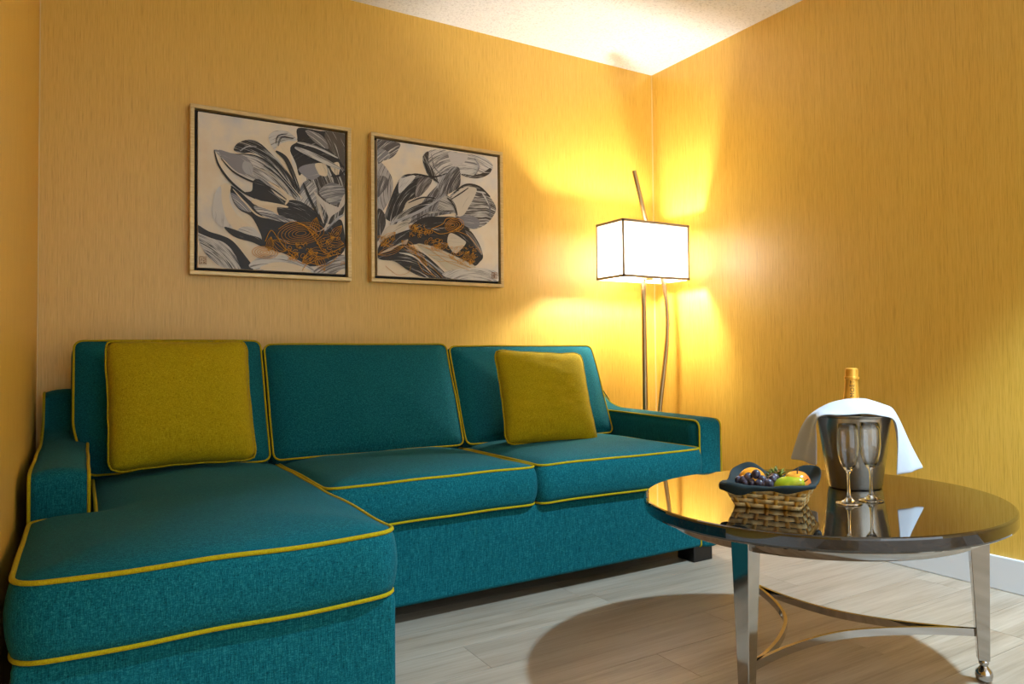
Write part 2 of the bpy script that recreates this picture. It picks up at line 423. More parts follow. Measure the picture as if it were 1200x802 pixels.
# back cushions, leaning
def back_cushion(x0, x1, seed, h=.425, yaw=0.0, lean=23, y0=2.815, z0=.472, th=.16, cut=0.0):
    W = x1 - x0
    Mx = Matrix.Translation((x0 + W / 2, y0, z0)) @ Matrix.Rotation(math.radians(yaw), 4, 'Z') @ Matrix.Rotation(math.radians(90 - lean), 4, 'X')
    return cushion('back_cushion', [(-W / 2 + cut, 0), (W / 2, 0), (W / 2, h), (-W / 2, h), (-W / 2, h * .35)] if cut else rect(-W / 2, W / 2, 0, h), -th, 0, Mx, M['teal'], sofa, crown=(.012, .036), soft=.11, bulge=.008, round_r=.03, seed=seed, wob=.007, rings=9, pipe_r=.0036)
back_cushion(-.020, .560, 21, h=.465, cut=.036)
back_cushion(.572, XM - .002, 22, h=.45)
back_cushion(XM + .010, XE - .014, 23, h=.44)
for x, y_ in ((2.09, 2.285), (2.09, 3.1), (XS + .13, 3.1), (-.04, 3.1), (-.04, 1.68), (XS - .06, 1.68)):
    box('foot', (x - .05, x + .05, y_ - .03, y_ + .07, 0, .063 if x > XS + .01 else .051), M['black'], sofa, bevel=.004, label='black wooden block foot')

# ------------------------------------------------------------------ throw pillows
def pillow(label, corners_size, Mx, seed, loc):
    W, Hh = corners_size; n = 26; vs, fs = [], []
    root = thing('throw_pillow', label, 'pillow', loc, 'lime throw pillows on the sofa')
    def outline(u, v):
        kx = 1 - .03 * (1 - v * v) - .045 * max(0, abs(v) - .82) ** 2 / .0324; ky = 1 - .03 * (1 - u * u) - .045 * max(0, abs(u) - .82) ** 2 / .0324
        return u * W / 2 * kx + .004 * noise.noise(Vector((v * 3, seed, u * 2))), v * Hh / 2 * ky + .004 * noise.noise(Vector((u * 3, seed + 5, v * 2)))
    for s in (1, -1):
        for i in range(n + 1):
            for j in range(n + 1):
                u = -1 + 2 * i / n; v = -1 + 2 * j / n; x, y_ = outline(u, v)
                t = max(0, (1 - abs(u) ** 3.2) * (1 - abs(v) ** 3.2)) ** .6
                t *= .066 * (1 + .10 * noise.noise(Vector((u * 1.7 + seed, v * 1.7, s))))
                crease = .0055 * noise.noise(Vector((u * 3, v * 11 + seed, s * 3))) * (1 - min(u * u, v * v)) * min(1, t / .03)
                vs.append(Mx @ Vector((x, y_, s * (t + crease))))
    N = (n + 1) ** 2
    for s in (0, 1):
        for i in range(n):
            for j in range(n):
                a = s * N + i * (n + 1) + j; f = (a, a + n + 1, a + n + 2, a + 1); fs.append(f if s == 0 else f[::-1])
    mesh('pillow_cover', vs, fs, M['lime'], root)
    per = [(-1 + 2 * i / 30, -1) for i in range(30)] + [(1, -1 + 2 * i / 30) for i in range(30)] + [(1 - 2 * i / 30, 1) for i in range(30)] + [(-1, 1 - 2 * i / 30) for i in range(30)]
    tube('piping', [Mx @ Vector((*outline(*p), 0)) for p in per], .0030, M['lime'], root, n=8, closed=True)
    return root
def place(cx, cy, cz, yaw, lean, roll=0):
    return Matrix.Translation((cx, cy, cz)) @ Matrix.Rotation(math.radians(yaw), 4, 'Z') @ Matrix.Rotation(math.radians(90 - lean), 4, 'X') @ Matrix.Rotation(math.radians(roll), 4, 'Z')
pillow('square lime green throw pillow at the chaise end, beside the left arm', (.425, .425), place(*onY(214, 471, 2.74), 4, 19, 0), 1, (.285, 2.66, .49))
pillow('square lime green throw pillow on the right seat, nearest the floor lamp', (.415, .42), place(*onY(640, 465, 2.70), -5, 25, -3), 2, (1.68, 2.6, .48))

# ------------------------------------------------------------------ framed paintings
def painting(label, quad, canvas_quad, org, scale, blobs, ribbons, golds, sealbox, mark):
    """quad: frame outer corners in px (TL, TR, BR, BL); strokes in zoomed px coordinates"""
    DEP = .045; YP = YB - DEP
    P = [onY(x, y_, YP) for x, y_ in quad]
    x0, x1 = (P[0].x + P[3].x) / 2, (P[1].x + P[2].x) / 2; z1 = (P[0].z + P[1].z) / 2; z0 = (P[2].z + P[3].z) / 2
    root = thing('framed_painting', label, 'painting', ((x0 + x1) / 2, YB, z0), 'pair of framed ink paintings above the sofa')
    fw = .016; yb, yf = YB - .001, YP
    for b in ((x0, x1, yf, yb, z1 - fw, z1), (x0, x1, yf, yb, z0, z0 + fw), (x0, x0 + fw, yf, yb, z0 + fw, z1 - fw), (x1 - fw, x1, yf, yb, z0 + fw, z1 - fw)):
        box('frame_rail', b, M['frame'], root, bevel=.002)
    box('recess', (x0 + fw, x1 - fw, YB - .012, YB - .002, z0 + fw, z1 - fw), M['gap'], root)
    g = .012; yc = YP + .004
    cx0, cx1, cz0, cz1 = x0 + fw + g, x1 - fw - g, z0 + fw + g, z1 - fw - g
    cv = box('canvas', (cx0, cx1, yc, YB - .012, cz0, cz1), M['canvas'], root)
    cq = canvas_quad
    # homography-free bilinear map of zoomed px -> canvas plane by ray, then rescaled to the canvas
    Q = [onY(org[0] + x / scale, org[1] + y_ / scale, yc) for x, y_ in cq]
    qx0, qx1 = (Q[0].x + Q[3].x) / 2, (Q[1].x + Q[2].x) / 2; qz1, qz0 = (Q[0].z + Q[1].z) / 2, (Q[2].z + Q[3].z) / 2
    def mp(x, y_):
        p = onY(org[0] + x / scale, org[1] + y_ / scale, yc)
        X = cx0 + (p.x - qx0) / (qx1 - qx0) * (cx1 - cx0); Z = cz0 + (p.z - qz0) / (qz1 - qz0) * (cz1 - cz0)
        return max(cx0 + .0005, min(cx1 - .0005, X)), max(cz0 + .0005, min(cz1 - .0005, Z))
    bm = bmesh.new(); ca = bm.loops.layers.float_color.new('ink'); uvl = bm.loops.layers.uv.new('UVMap')
    lay = 0
    def addpoly(pts, col, st):
        nonlocal lay
        lay += 1; yy = yc - .00012 * lay
        n = len(pts); mx = sum(p[0] for p in pts) / n; mz = sum(p[1] for p in pts) / n
        sxx = sum((p[0] - mx) ** 2 for p in pts); szz = sum((p[1] - mz) ** 2 for p in pts); sxz = sum((p[0] - mx) * (p[1] - mz) for p in pts)
        an = .5 * math.atan2(2 * sxz, sxx - szz)
        vs = [bm.verts.new((p[0] - root.location.x, yy - root.location.y, p[1] - root.location.z)) for p in pts]
        f = bm.faces.new(vs); f.normal_update()
        for lp, p in zip(f.loops, pts):
            lp[ca] = (*lin(col)[:3], st); dx, dz = p[0] - mx, p[1] - mz
            lp[uvl].uv = (dx * math.cos(an) + dz * math.sin(an) + lay * .37, -dx * math.sin(an) + dz * math.cos(an) + lay * .53 + 2.2 * (dx * math.cos(an) + dz * math.sin(an)) ** 2)
    for pts, col, st in blobs:
        sm = crom([Vector((*p, 0)) for p in pts], 5, True)
        addpoly([mp(p.x, p.y) for p in sm], col, st)
    def bump_layer():
        nonlocal lay
        lay += 1
    def quad(p, q, r_, t_, col, st, u, wd):
        yy = yc - .00012 * (lay + 1)
        f = bm.faces.new([bm.verts.new((c[0] - root.location.x, yy - root.location.y, c[1] - root.location.z)) for c in (p, q, r_, t_)])
        for lp, uv in zip(f.loops, ((u * .2, 0), (u * .2, wd * .0008), (u * .2 + .01, wd * .0008), (u * .2 + .01, 0))):
            lp[ca] = (*lin(col)[:3], st); lp[uvl].uv = (uv[0] + lay * .37, uv[1] + lay * .53)
    def ribbon(pts, wd, col, st):
        sm = crom([Vector((*p, 0)) for p in pts], 6); L = len(sm); a, b = [], []
        for i, p in enumerate(sm):
            t = (sm[min(i + 1, L - 1)] - sm[max(i - 1, 0)]).normalized(); k = wd * (math.sin(math.pi * (i + .5) / L) ** .6) / 2 + .4
            a.append(mp(p.x - t.y * k, p.y + t.x * k)); b.append(mp(p.x + t.y * k, p.y - t.x * k))
        an0 = sm[-1] - sm[0]; uu = 0
        for i in range(L - 1): quad(a[i], b[i], b[i + 1], a[i + 1], col, st, i / L, wd)
        bump_layer()
    for pts, wd, col, st in ribbons: ribbon(pts, wd, col, st)
    bmesh.ops.triangulate(bm, faces=bm.faces)
    me = bpy.data.meshes.new('ink_strokes'); bm.to_mesh(me); bm.free(); me.materials.append(M['stroke'])
    so = bpy.data.objects.new('ink_strokes', me); COL.objects.link(so); so.parent = root; so['label'] = 'black, grey and cream brush strokes'
    # gold line drawing
    vs, fs = [], []; yy = yc - .00012 * (lay + 4)
    for pts, wd in golds:
        q = [mp(*p) for p in pts]; k = wd / scale * .0021 / 2
        v, f = tube_vf([(a, yy, b) for a, b in q], k, 5); o_ = len(vs); vs += v; fs += [tuple(i + o_ for i in ff) for ff in f]
    mesh('gold_linework', vs, fs, M['gold'], root, label='fine gold line drawing of flowers and spirals')
    # seal
    vs, fs = [], []; a, b = sealbox[0], sealbox[1]
    w_, h_ = b[0] - a[0], b[1] - a[1]
    segs = [[(0, 0), (1, 0), (1, 1), (0, 1), (0, 0)]] + mark
    for sgm in segs:
        q = [mp(a[0] + p[0] * w_, a[1] + p[1] * h_) for p in sgm]
        v, f = tube_vf([(x, yy - .0004, z) for x, z in q], .0011, 5); o_ = len(vs); vs += v; fs += [tuple(i + o_ for i in ff) for ff in f]
    mesh('seal_mark', vs, fs, M['seal'], root, label='small square signature seal')
    return root

DK, DB, GR, LG, CR, PL_ = (34, 27, 22), (54, 45, 38), (112, 110, 114), (172, 170, 174), (226, 207, 178), (230, 222, 212)
def ell(cx, cy, rx, ry, rot=0, n=28, a0=0, a1=360):
    o = []
    for i in range(n + 1):
        a = math.radians(a0 + (a1 - a0) * i / n); x, y_ = rx * math.cos(a), ry * math.sin(a); c, s = math.cos(math.radians(rot)), math.sin(math.radians(rot))
        o.append((cx + x * c - y_ * s, cy + x * s + y_ * c))
    return o
def curve(*p, n=8): return [(v.x, v.y) for v in crom([Vector((*q, 0)) for q in p], n)]
def leaf_lines(x, y_, L, wd, rot, veins=2):
    veins = 2
    c, s = math.cos(math.radians(rot)), math.sin(math.radians(rot)); T = lambda u, v: (x + u * c - v * s, y_ + u * s + v * c); o = []
    for k in range(-veins, veins + 1):
        q = k / veins; o.append(curve(T(0, 0), T(L * .3, q * wd * .85), T(L * .65, q * wd * .8), T(L, 0), n=5))
    return [(p, 2.6) for p in o]
rg = random.Random(5)
def scribble(x0, x1, y0, y1, n, size):
    o = []
    for i in range(n):
        x, y_ = rg.uniform(x0, x1), rg.uniform(y0, y1); r = size * rg.uniform(.5, 1.1)
        o.append((ell(x, y_, r, r * rg.uniform(.4, .8), rg.uniform(0, 180), 10, 0, rg.uniform(200, 360)), 3.2))
    return o
blobs1 = [
 ([(525, 135), (620, 148), (724, 163), (722, 330), (640, 300), (560, 300), (530, 330), (515, 280), (488, 215), (520, 185)], DK, .05),
 ([(640, 152), (722, 162), (722, 290), (690, 255), (650, 215)], (84, 74, 62), .1),
 ([(555, 145), (610, 158), (640, 185), (652, 220), (630, 215), (590, 190)], (124, 118, 116), .25),
 ([(560, 340), (600, 310), (660, 300), (720, 310), (718, 470), (690, 500), (650, 530), (600, 480), (585, 400)], DB, .35),
 ([(612, 395), (660, 360), (716, 380), (714, 420), (680, 450), (640, 430)], GR, .35),
 ([(527, 302), (560, 285), (625, 280), (650, 300), (630, 320), (585, 348), (545, 328)], (140, 138, 144), .1),
 ([(596, 282), (640, 285), (646, 330), (620, 330), (608, 318)], CR, .1),
 ([(660, 290), (690, 275), (700, 300), (690, 330), (672, 318)], CR, .2),
 ([(395, 180), (418, 150), (470, 148), (522, 187), (492, 215), (500, 285), (520, 340), (534, 395), (490, 345), (450, 275), (420, 225)], CR, .0),
 ([(400, 175), (425, 148), (480, 150), (520, 186), (480, 190), (440, 205), (425, 225)], (96, 88, 82), .75),
 ([(255, 225), (272, 196), (320, 182), (362, 195), (410, 238), (460, 290), (505, 350), (538, 415), (480, 352), (430, 292), (380, 258), (330, 236), (290, 238)], DK, .30),
 ([(172, 222), (210, 230), (260, 240), (330, 245), (400, 268), (450, 318), (505, 385), (580, 475), (540, 450), (480, 405), (400, 372), (330, 345), (270, 315), (225, 275), (196, 250)], (104, 98, 98), .55),
 ([(190, 225), (240, 236), (300, 250), (335, 290), (330, 320), (280, 320), (225, 275)], (138, 134, 138), .15),
 ([(300, 270), (330, 285), (332, 325), (305, 320), (290, 295)], LG, .15),
 ([(240, 372), (275, 392), (330, 438), (380, 470), (450, 510), (530, 518), (600, 560), (650, 540), (700, 510), (717, 560), (716, 640), (640, 690), (560, 700), (480, 655), (385, 622), (368, 570), (330, 500), (280, 470), (250, 430)], DK, .0),
 ([(480, 405), (520, 430), (560, 470), (600, 450), (600, 380), (560, 350), (530, 390), (540, 430)], GR, .5),
 ([(440, 450), (500, 430), (560, 450), (640, 520), (600, 560), (520, 520), (450, 500)], DK, .15),
 ([(336, 352), (360, 345), (400, 375), (432, 410), (475, 440), (440, 452), (360, 430), (300, 400), (330, 392)], DK, .0),
 ([(330, 430), (400, 438), (470, 452), (478, 462), (400, 456), (345, 450)], CR, .1),
 ([(340, 455), (400, 470), (460, 500), (520, 516), (480, 522), (400, 506), (356, 480)], (92, 90, 98), .5),
 ([(245, 400), (290, 425), (330, 465), (322, 480), (280, 465), (255, 435)], (128, 126, 134), .3),
 ([(180, 392), (215, 362), (242, 372), (236, 420), (262, 482), (330, 540), (372, 592), (350, 598), (280, 572), (220, 545), (180, 520), (163, 470)], CR, .0),
 ([(176, 400), (200, 375), (205, 440), (225, 510), (250, 545), (215, 545), (178, 520), (163, 470)], (128, 116, 104), .85),
 ([(290, 540), (340, 545), (372, 590), (350, 598), (300, 580), (270, 560)], GR, .75),
 ([(215, 540), (250, 548), (310, 570), (368, 588), (380, 622), (330, 602), (270, 586), (235, 565)], DK, .0),
 ([(102, 532), (150, 560), (200, 575), (250, 600), (290, 650), (338, 712), (230, 710), (180, 690), (130, 640), (105, 580)], DK, .62),
 ([(102, 532), (150, 558), (205, 575), (250, 598), (300, 655), (338, 712), (290, 712), (258, 650), (215, 605), (150, 582), (104, 560)], DK, .0),
 ([(335, 712), (345, 672), (400, 658), (470, 658), (540, 685), (592, 728)], (120, 114, 112), .7),
 ([(372, 715), (402, 690), (460, 685), (530, 700), (572, 727)], CR, .0),
 ([(590, 728), (640, 690), (716, 655), (716, 733)], (112, 104, 100), .45),
 ([(680, 733), (716, 712), (716, 734)], CR, .0),
 ([(590, 395), (640, 440), (700, 468), (662, 500), (640, 555), (634, 548), (650, 500), (612, 440)], (206, 196, 186), .1),
 ([(690, 470), (718, 405), (717, 450)], (206, 196, 186), .1),
 ([(600, 420), (620, 460), (632, 520), (626, 520), (606, 460)], (198, 186, 172), .2),
]
ribs1 = [
 ([(172, 225), (190, 285), (235, 348), (290, 395), (345, 425)], 9, DK, .0), ([(200, 258), (250, 312), (320, 350), (400, 376), (480, 432)], 7, DK, .1),
 ([(260, 242), (340, 248), (410, 285), (470, 350), (530, 420)], 5, DK, .0), ([(360, 300), (420, 330), (490, 400)], 12, (196, 186, 172), .3), ([(380, 290), (440, 330), (520, 420)], 6, DK, .3),
 ([(400, 355), (440, 380), (480, 420), (470, 450)], 14, CR, .1), ([(510, 215), (600, 255), (700, 305)], 22, (98, 92, 90), .55), ([(520, 195), (600, 215), (690, 260)], 10, (120, 114, 112), .6),
 ([(430, 230), (470, 260), (500, 320), (530, 395)], 18, DK, .1), ([(640, 556), (680, 515), (714, 490)], 10, LG, .4), ([(545, 360), (570, 420), (620, 520)], 10, DK, .1),
 ([(660, 335), (700, 330), (720, 310)], 8, DK, .0), ([(280, 230), (310, 212), (350, 212)], 5, LG, .3), ([(250, 385), (300, 440), (350, 490), (400, 505)], 6, CR, .2), ([(440, 210), (455, 175), (505, 180)], 6, DK, .2), ([(430, 200), (440, 168), (480, 160)], 4, DK, .2),
]
gold1 = []
for k in range(6): gold1.append((ell(535, 568, 22 + k * 15, 9 + k * 7, -6), 3.2))
for k in range(5): gold1.append((ell(385, 645, 10 + k * 11, 5 + k * 5, 4), 3.2))
gold1 += leaf_lines(585, 575, 75, 20, -78) + leaf_lines(600, 610, 80, 24, -20) + leaf_lines(470, 640, 70, 30, -140) + leaf_lines(640, 600, 75, 22, 8) + leaf_lines(565, 640, 100, 26, 12) + leaf_lines(600, 660, 70, 20, 60) + leaf_lines(400, 640, 60, 16, -80, 3) + leaf_lines(660, 590, 70, 18, -50, 3) + leaf_lines(540, 690, 80, 20, -35, 3)
gold1 += [(curve((385, 600), (410, 555), (440, 590), (470, 630), (520, 650)), 5), (curve((520, 525), (560, 545), (600, 600), (640, 650), (716, 620)), 5), (curve((480, 640), (540, 690), (620, 670), (700, 650)), 4), (curve((440, 550), (500, 520), (560, 540), (610, 580)), 4), (curve((540, 720), (570, 690), (640, 700), (690, 660)), 4)]
gold1 += scribble(480, 580, 600, 680, 34, 10) + scribble(560, 716, 560, 700, 30, 9)
painting('framed ink brush painting nearest the left wall, seal at lower left', [(224, 121), (413, 150), (411, 330), (221, 321)], [(108, 68), (724, 158), (716, 735), (100, 705)], (200, 110), 802 / 230, blobs1, ribs1, gold1, ((110, 662), (139, 692)),
         [[(.3, .2), (.3, .5), (.15, .5)], [(.5, .2), (.8, .2), (.8, .5), (.5, .5)], [(.2, .7), (.4, .85), (.2, .9)], [(.55, .65), (.85, .9)], [(.85, .65), (.55, .9)]])
blobs2 = [
 ([(97, 195), (150, 238), (165, 300), (140, 380), (97, 412)], (178, 172, 170), .35),
 ([(98, 86), (190, 101), (189, 130), (165, 165), (125, 182), (97, 190)], (86, 80, 80), .25),
 ([(98, 130), (140, 140), (150, 165), (120, 180), (97, 188)], (128, 126, 130), .3),
 ([(97, 262), (125, 252), (144, 272), (138, 300), (115, 330), (97, 345)], (92, 86, 86), .3),
 ([(95, 408), (124, 418), (132, 470), (112, 520), (93, 545)], DB, .2),
 ([(300, 150), (340, 132), (400, 135), (422, 160), (430, 200), (400, 232), (362, 282), (330, 260), (305, 222), (295, 185)], (104, 100, 102), .55),
 ([(295, 165), (320, 140), (322, 190), (350, 240), (362, 280), (330, 260), (305, 222)], DB, .3),
 ([(400, 140), (490, 150), (560, 162), (602, 200), (592, 235), (550, 258), (500, 258), (455, 242), (438, 205), (470, 185)], (110, 106, 108), .62),
 ([(450, 238), (500, 245), (550, 240), (594, 212), (590, 238), (550, 259), (500, 259)], DB, .3),
 ([(408, 145), (450, 146), (492, 152), (484, 182), (444, 206), (420, 190)], (196, 190, 188), .1),
 ([(128, 440), (140, 390), (175, 300), (208, 250), (260, 243), (332, 256), (322, 300), (272, 345), (222, 380), (200, 430), (170, 462)], DK, .2),
 ([(195, 262), (240, 248), (262, 256), (225, 300), (190, 330)], (140, 132, 126), .75),
 ([(280, 258), (330, 262), (322, 300), (280, 345), (262, 335)], (150, 144, 142), .6),
 ([(212, 410), (228, 366), (290, 346), (330, 350), (260, 400), (222, 428)], (200, 186, 166), .1),
 ([(240, 462), (300, 360), (360, 290), (418, 220), (452, 212), (432, 270), (402, 330), (430, 362), (442, 412), (360, 432), (300, 446)], (158, 156, 160), .55),
 ([(360, 280), (400, 232), (432, 205), (440, 240), (410, 300), (370, 330)], LG, .5),
 ([(425, 235), (455, 215), (459, 290), (430, 320), (394, 336), (402, 300)], (70, 64, 64), .3),
 ([(408, 352), (460, 300), (490, 290), (540, 300), (582, 335), (616, 392), (606, 430), (572, 470), (520, 492), (470, 472), (438, 450), (440, 400)], (70, 62, 58), .45),
 ([(418, 352), (470, 306), (502, 300), (532, 316), (492, 400), (468, 432), (440, 430), (440, 390)], (206, 196, 182), .0),
 ([(380, 345), (420, 350), (442, 400), (436, 420), (400, 410), (360, 400)], (184, 178, 172), .35),
 ([(440, 450), (480, 428), (530, 440), (545, 470), (520, 492), (470, 475)], (122, 120, 126), .15),
 ([(240, 480), (300, 440), (380, 436), (440, 440), (470, 470), (500, 496), (400, 486), (330, 492), (262, 500)], DK, .1),
 ([(150, 470), (180, 430), (230, 400), (300, 370), (350, 350), (280, 420), (220, 460), (170, 500)], DK, .42),
 ([(130, 492), (176, 470), (240, 452), (212, 500), (160, 540), (108, 562)], (204, 192, 174), .15),
 ([(120, 545), (190, 510), (262, 490), (350, 490), (480, 488), (532, 540), (559, 610), (546, 640), (512, 660), (430, 612), (360, 582), (280, 562), (200, 575), (100, 612), (95, 590)], DK, .1),
 ([(402, 545), (418, 510), (472, 540), (482, 560), (440, 602), (414, 580)], (206, 194, 176), .05),
 ([(480, 500), (512, 520), (548, 580), (556, 610), (536, 590), (508, 545)], (160, 152, 148), .5),
 ([(190, 560), (230, 540), (200, 590), (130, 612), (110, 600)], (200, 188, 170), .1),
 ([(93, 612), (150, 592), (210, 562), (292, 600), (352, 650), (402, 700), (432, 719), (300, 711), (230, 680), (170, 640), (110, 632)], DK, .25),
 ([(268, 560), (340, 572), (430, 612), (524, 660), (500, 682), (420, 692), (362, 640), (310, 602)], (200, 188, 166), .1),
 ([(380, 692), (470, 672), (560, 670), (622, 690), (622, 728), (430, 719)], (124, 118, 114), .65),
]
ribs2 = [
 ([(150, 465), (220, 440), (300, 400), (390, 340)], 12, LG, .4), ([(200, 260), (260, 244), (340, 256), (400, 240)], 7, DK, .0), ([(230, 375), (290, 350), (350, 352)], 6, DK, .0), ([(412, 362), (460, 330), (495, 305)], 5, DK, .0),
 ([(430, 330), (480, 292), (540, 300), (590, 345)], 9, DB, .1), ([(190, 600), (260, 620), (330, 690)], 7, PL_, .3), ([(210, 570), (300, 625), (390, 700)], 6, LG, .3), ([(400, 350), (430, 380), (445, 430)], 9, DB, .1),
 ([(300, 175), (320, 235), (365, 285)], 6, DK, .0), ([(230, 470), (320, 420), (430, 410)], 8, DK, .3), ([(330, 150), (345, 210), (380, 250)], 5, LG, .3), ([(520, 170), (540, 210), (520, 250)], 6, LG, .5), ([(555, 330), (585, 380), (590, 440)], 8, GR, .5),
]
gold2 = []
for k in range(5): gold2.append((ell(425 + k * 2, 475, 10 + k * 8, 6 + k * 6, -14), 3.6))
gold2 += [(curve((330, 492), (380, 470), (400, 445), (450, 445)), 5), (curve((330, 495), (370, 515), (430, 500), (470, 470)), 5)]
gold2 += leaf_lines(95, 610, 120, 20, -18, 3) + leaf_lines(200, 545, 90, 22, 42, 3) + leaf_lines(110, 570, 90, 24, -45, 4) + leaf_lines(230, 560, 130, 18, 50, 3) + leaf_lines(500, 655, 60, 12, -75, 2) + leaf_lines(470, 640, 55, 12, -60, 2) + leaf_lines(350, 580, 60, 16, -20, 3)
gold2 += scribble(240, 330, 480, 525, 34, 13) + scribble(300, 380, 540, 590, 22, 11) + scribble(400, 530, 570, 650, 36, 10) + scribble(100, 170, 530, 580, 16, 12)
gold2 += [(curve((270, 562), (330, 590), (400, 640), (500, 680)), 3), (curve((300, 575), (380, 600), (470, 650)), 3), (curve((320, 610), (400, 620), (500, 665)), 3), (curve((360, 640), (420, 640), (510, 670)), 3), (curve((130, 660), (180, 700), (230, 690), (240, 660)), 3), (curve((270, 640), (300, 690), (340, 700)), 3), (curve((440, 500), (500, 530), (550, 600)), 4), (curve((210, 570), (260, 600), (300, 660), (350, 712)), 4), (curve((250, 570), (310, 640), (380, 712)), 4)]
painting('framed ink brush painting nearest the floor lamp, seal at lower right', [(436, 155), (591, 178), (589, 337), (434, 330)], [(98, 85), (630, 165), (622, 728), (92, 705)], (420, 140), 802 / 210, blobs2, ribs2, gold2, ((598, 690), (618, 716)),
         [[(.3, .15), (.3, .45), (.7, .45), (.7, .15)], [(.5, .1), (.5, .9)], [(.2, .6), (.8, .6)], [(.25, .85), (.75, .85)]])

# ------------------------------------------------------------------ floor lamp
LX, LY = 2.375, 2.97
lamp = thing('floor_lamp', 'nickel floor lamp with rectangular white shade in the corner', 'lamp', (LX, LY, 0))
lathe('base', [(.0, 0), (.145, 0), (.148, .004), (.148, .016), (.14, .022), (.03, .026), (.0, .026)], (LX + .02, LY, 0), M['lampmetal'], lamp)
tube('pole', [(LX, LY, .024), (LX, LY, .7), (LX, LY, 1.25)], .013, M['lampmetal'], lamp, n=16)
cv = []
for x, y_ in ((743, 200), (750, 229), (757, 258), (768, 297), (778, 333), (782, 368), (781.5, 400), (777.5, 440), (773.5, 478)): cv.append(onY(x, y_, LY + .035))
cv += [Vector((cv[-1].x - .03, LY + .035, .30)), Vector((cv[-1].x - .06, LY + .03, .022))]
tube('curved_rod', crom(cv, 8), .0118, M['lampmetal'], lamp, n=16, label='curved bowing rod crossing the shade')
SX0, SX1, SY0, SY1, SZ0, SZ1 = 2.168, 2.582, 2.862, 3.079, 1.212, 1.482
t = .0025
vs, fs = [], []
ring = [(SX0, SY0), (SX1, SY0), (SX1, SY1), (SX0, SY1)]
for z in (SZ0, SZ1): vs += [(x, y_, z) for x, y_ in ring]
fs = [(i, (i + 1) % 4, 4 + (i + 1) % 4, 4 + i) for i in range(4)]
shade = mesh('lamp_shade', vs, fs, M['shade'], lamp, smooth=False, label='white rectangular fabric shade')
for z in (SZ0, SZ1):
    for i in range(4):
        (ax, ay), (bx, by) = ring[i], ring[(i + 1) % 4]
        box('shade_trim', (min(ax, bx) - .0045, max(ax, bx) + .0045, min(ay, by) - .0045, max(ay, by) + .0045, z - .006, z + .006), M['shade_trim'], shade)
for x, y_ in ring: box('shade_trim', (x - .004, x + .004, y_ - .004, y_ + .004, SZ0, SZ1), M['shade_trim'], shade)
BX, BY, BZ = LX, LY - .05, 1.300
tube('shade_spider', [(SX0, LY, SZ0 + .02), (LX, LY, SZ0 + .035), (SX1, LY, SZ0 + .02)], .003, M['lampmetal'], lamp)
lathe('socket', [(.0, 0), (.017, 0), (.019, .012), (.019, .05), (.014, .058), (.0, .058)], (BX, BY, BZ - .095), M['socket'], lamp, n=20)
lathe('bulb', [(.0, -.042), (.013, -.04), (.016, -.02), (.027, .0), (.029, .012), (.025, .028), (.013, .039), (.0, .042)], (BX, BY, BZ), M['bulb'], lamp, n=20, label='glowing warm bulb')
tube('socket_arm', [(LX, LY, 1.21), (BX, BY, BZ - .09)], .006, M['lampmetal'], lamp)

# ------------------------------------------------------------------ coffee table
TC = Vector((1.628, 1.312, 0)); TZ, TR = 0.455, 0.459
table = thing('coffee_table', 'round dark granite coffee table on three chrome legs', 'table', TC)
lathe('table_top', [(.0, -.034), (TR - .006, -.034), (TR - .001, -.031), (TR, -.027), (TR, -.006), (TR - .002, -.002), (TR - .006, 0), (TR - .012, 0), (.0, 0)], (TC.x, TC.y, TZ), M['granite'], table, n=128, auto=12, label='polished dark granite top')
lathe('apron', [(.370, -.066), (.392, -.066), (.397, -.062), (.408, -.0345), (.370, -.0345), (.370, -.066)], (TC.x, TC.y, TZ), M['chrome'], table, n=128, auto=30, label='chrome apron ring')
d = Vector((.712, .702, 0)).normalized(); nrm = Vector((d.y, -d.x, 0)); RHO = .385
RL = Vector((2.007, .975, 0)); cdir = nrm
legs = [TC + nrm * RHO, TC - nrm * RHO * .5 - d * RHO * .866, TC - nrm * RHO * .5 + d * RHO * .866]
for p in legs:
    out = Matrix.Rotation(math.radians(-6), 3, 'Z') @ (p - TC).normalized(); sd = Vector((-out.y, out.x, 0)); vs = []
    zs = [(.055, .0135), (.10, .0148), (.3, .0205), (.4, .0235), (.4205, .0235)]
    for z, h in zs:
        # outer face leans so that the leg tapers on its inner side
        o_in = .0235 - 2 * h
        for a, b in ((-1, -1), (1, -1), (1, 1), (-1, 1)):
            vs.append(p + sd * a * h + out * (b * h + (.0235 - h) * .5) + Vector((0, 0, z)))
    fs = []
    for i in range(len(zs) - 1):
        for k in range(4): fs.append((i * 4 + k, i * 4 + (k + 1) % 4, i * 4 + 4 + (k + 1) % 4, i * 4 + 4 + k))
    fs += [(3, 2, 1, 0), tuple(len(vs) - 4 + k for k in range(4))]
    lg = mesh('leg', vs, fs, M['chrome'], table, smooth=True, bevel=.0015, auto=30, label='square tapered chrome leg')
    q = p + out * .006
    lathe('glide_foot', [(.0, 0), (.012, 0), (.019, .006), (.021, .017), (.019, .028), (.012, .035), (.009, .04), (.012, .046), (.012, .052), (.009, .056), (.0, .056)], (q.x, q.y, 0), M['chrome'], lg, n=24, auto=50, label='round chrome foot')
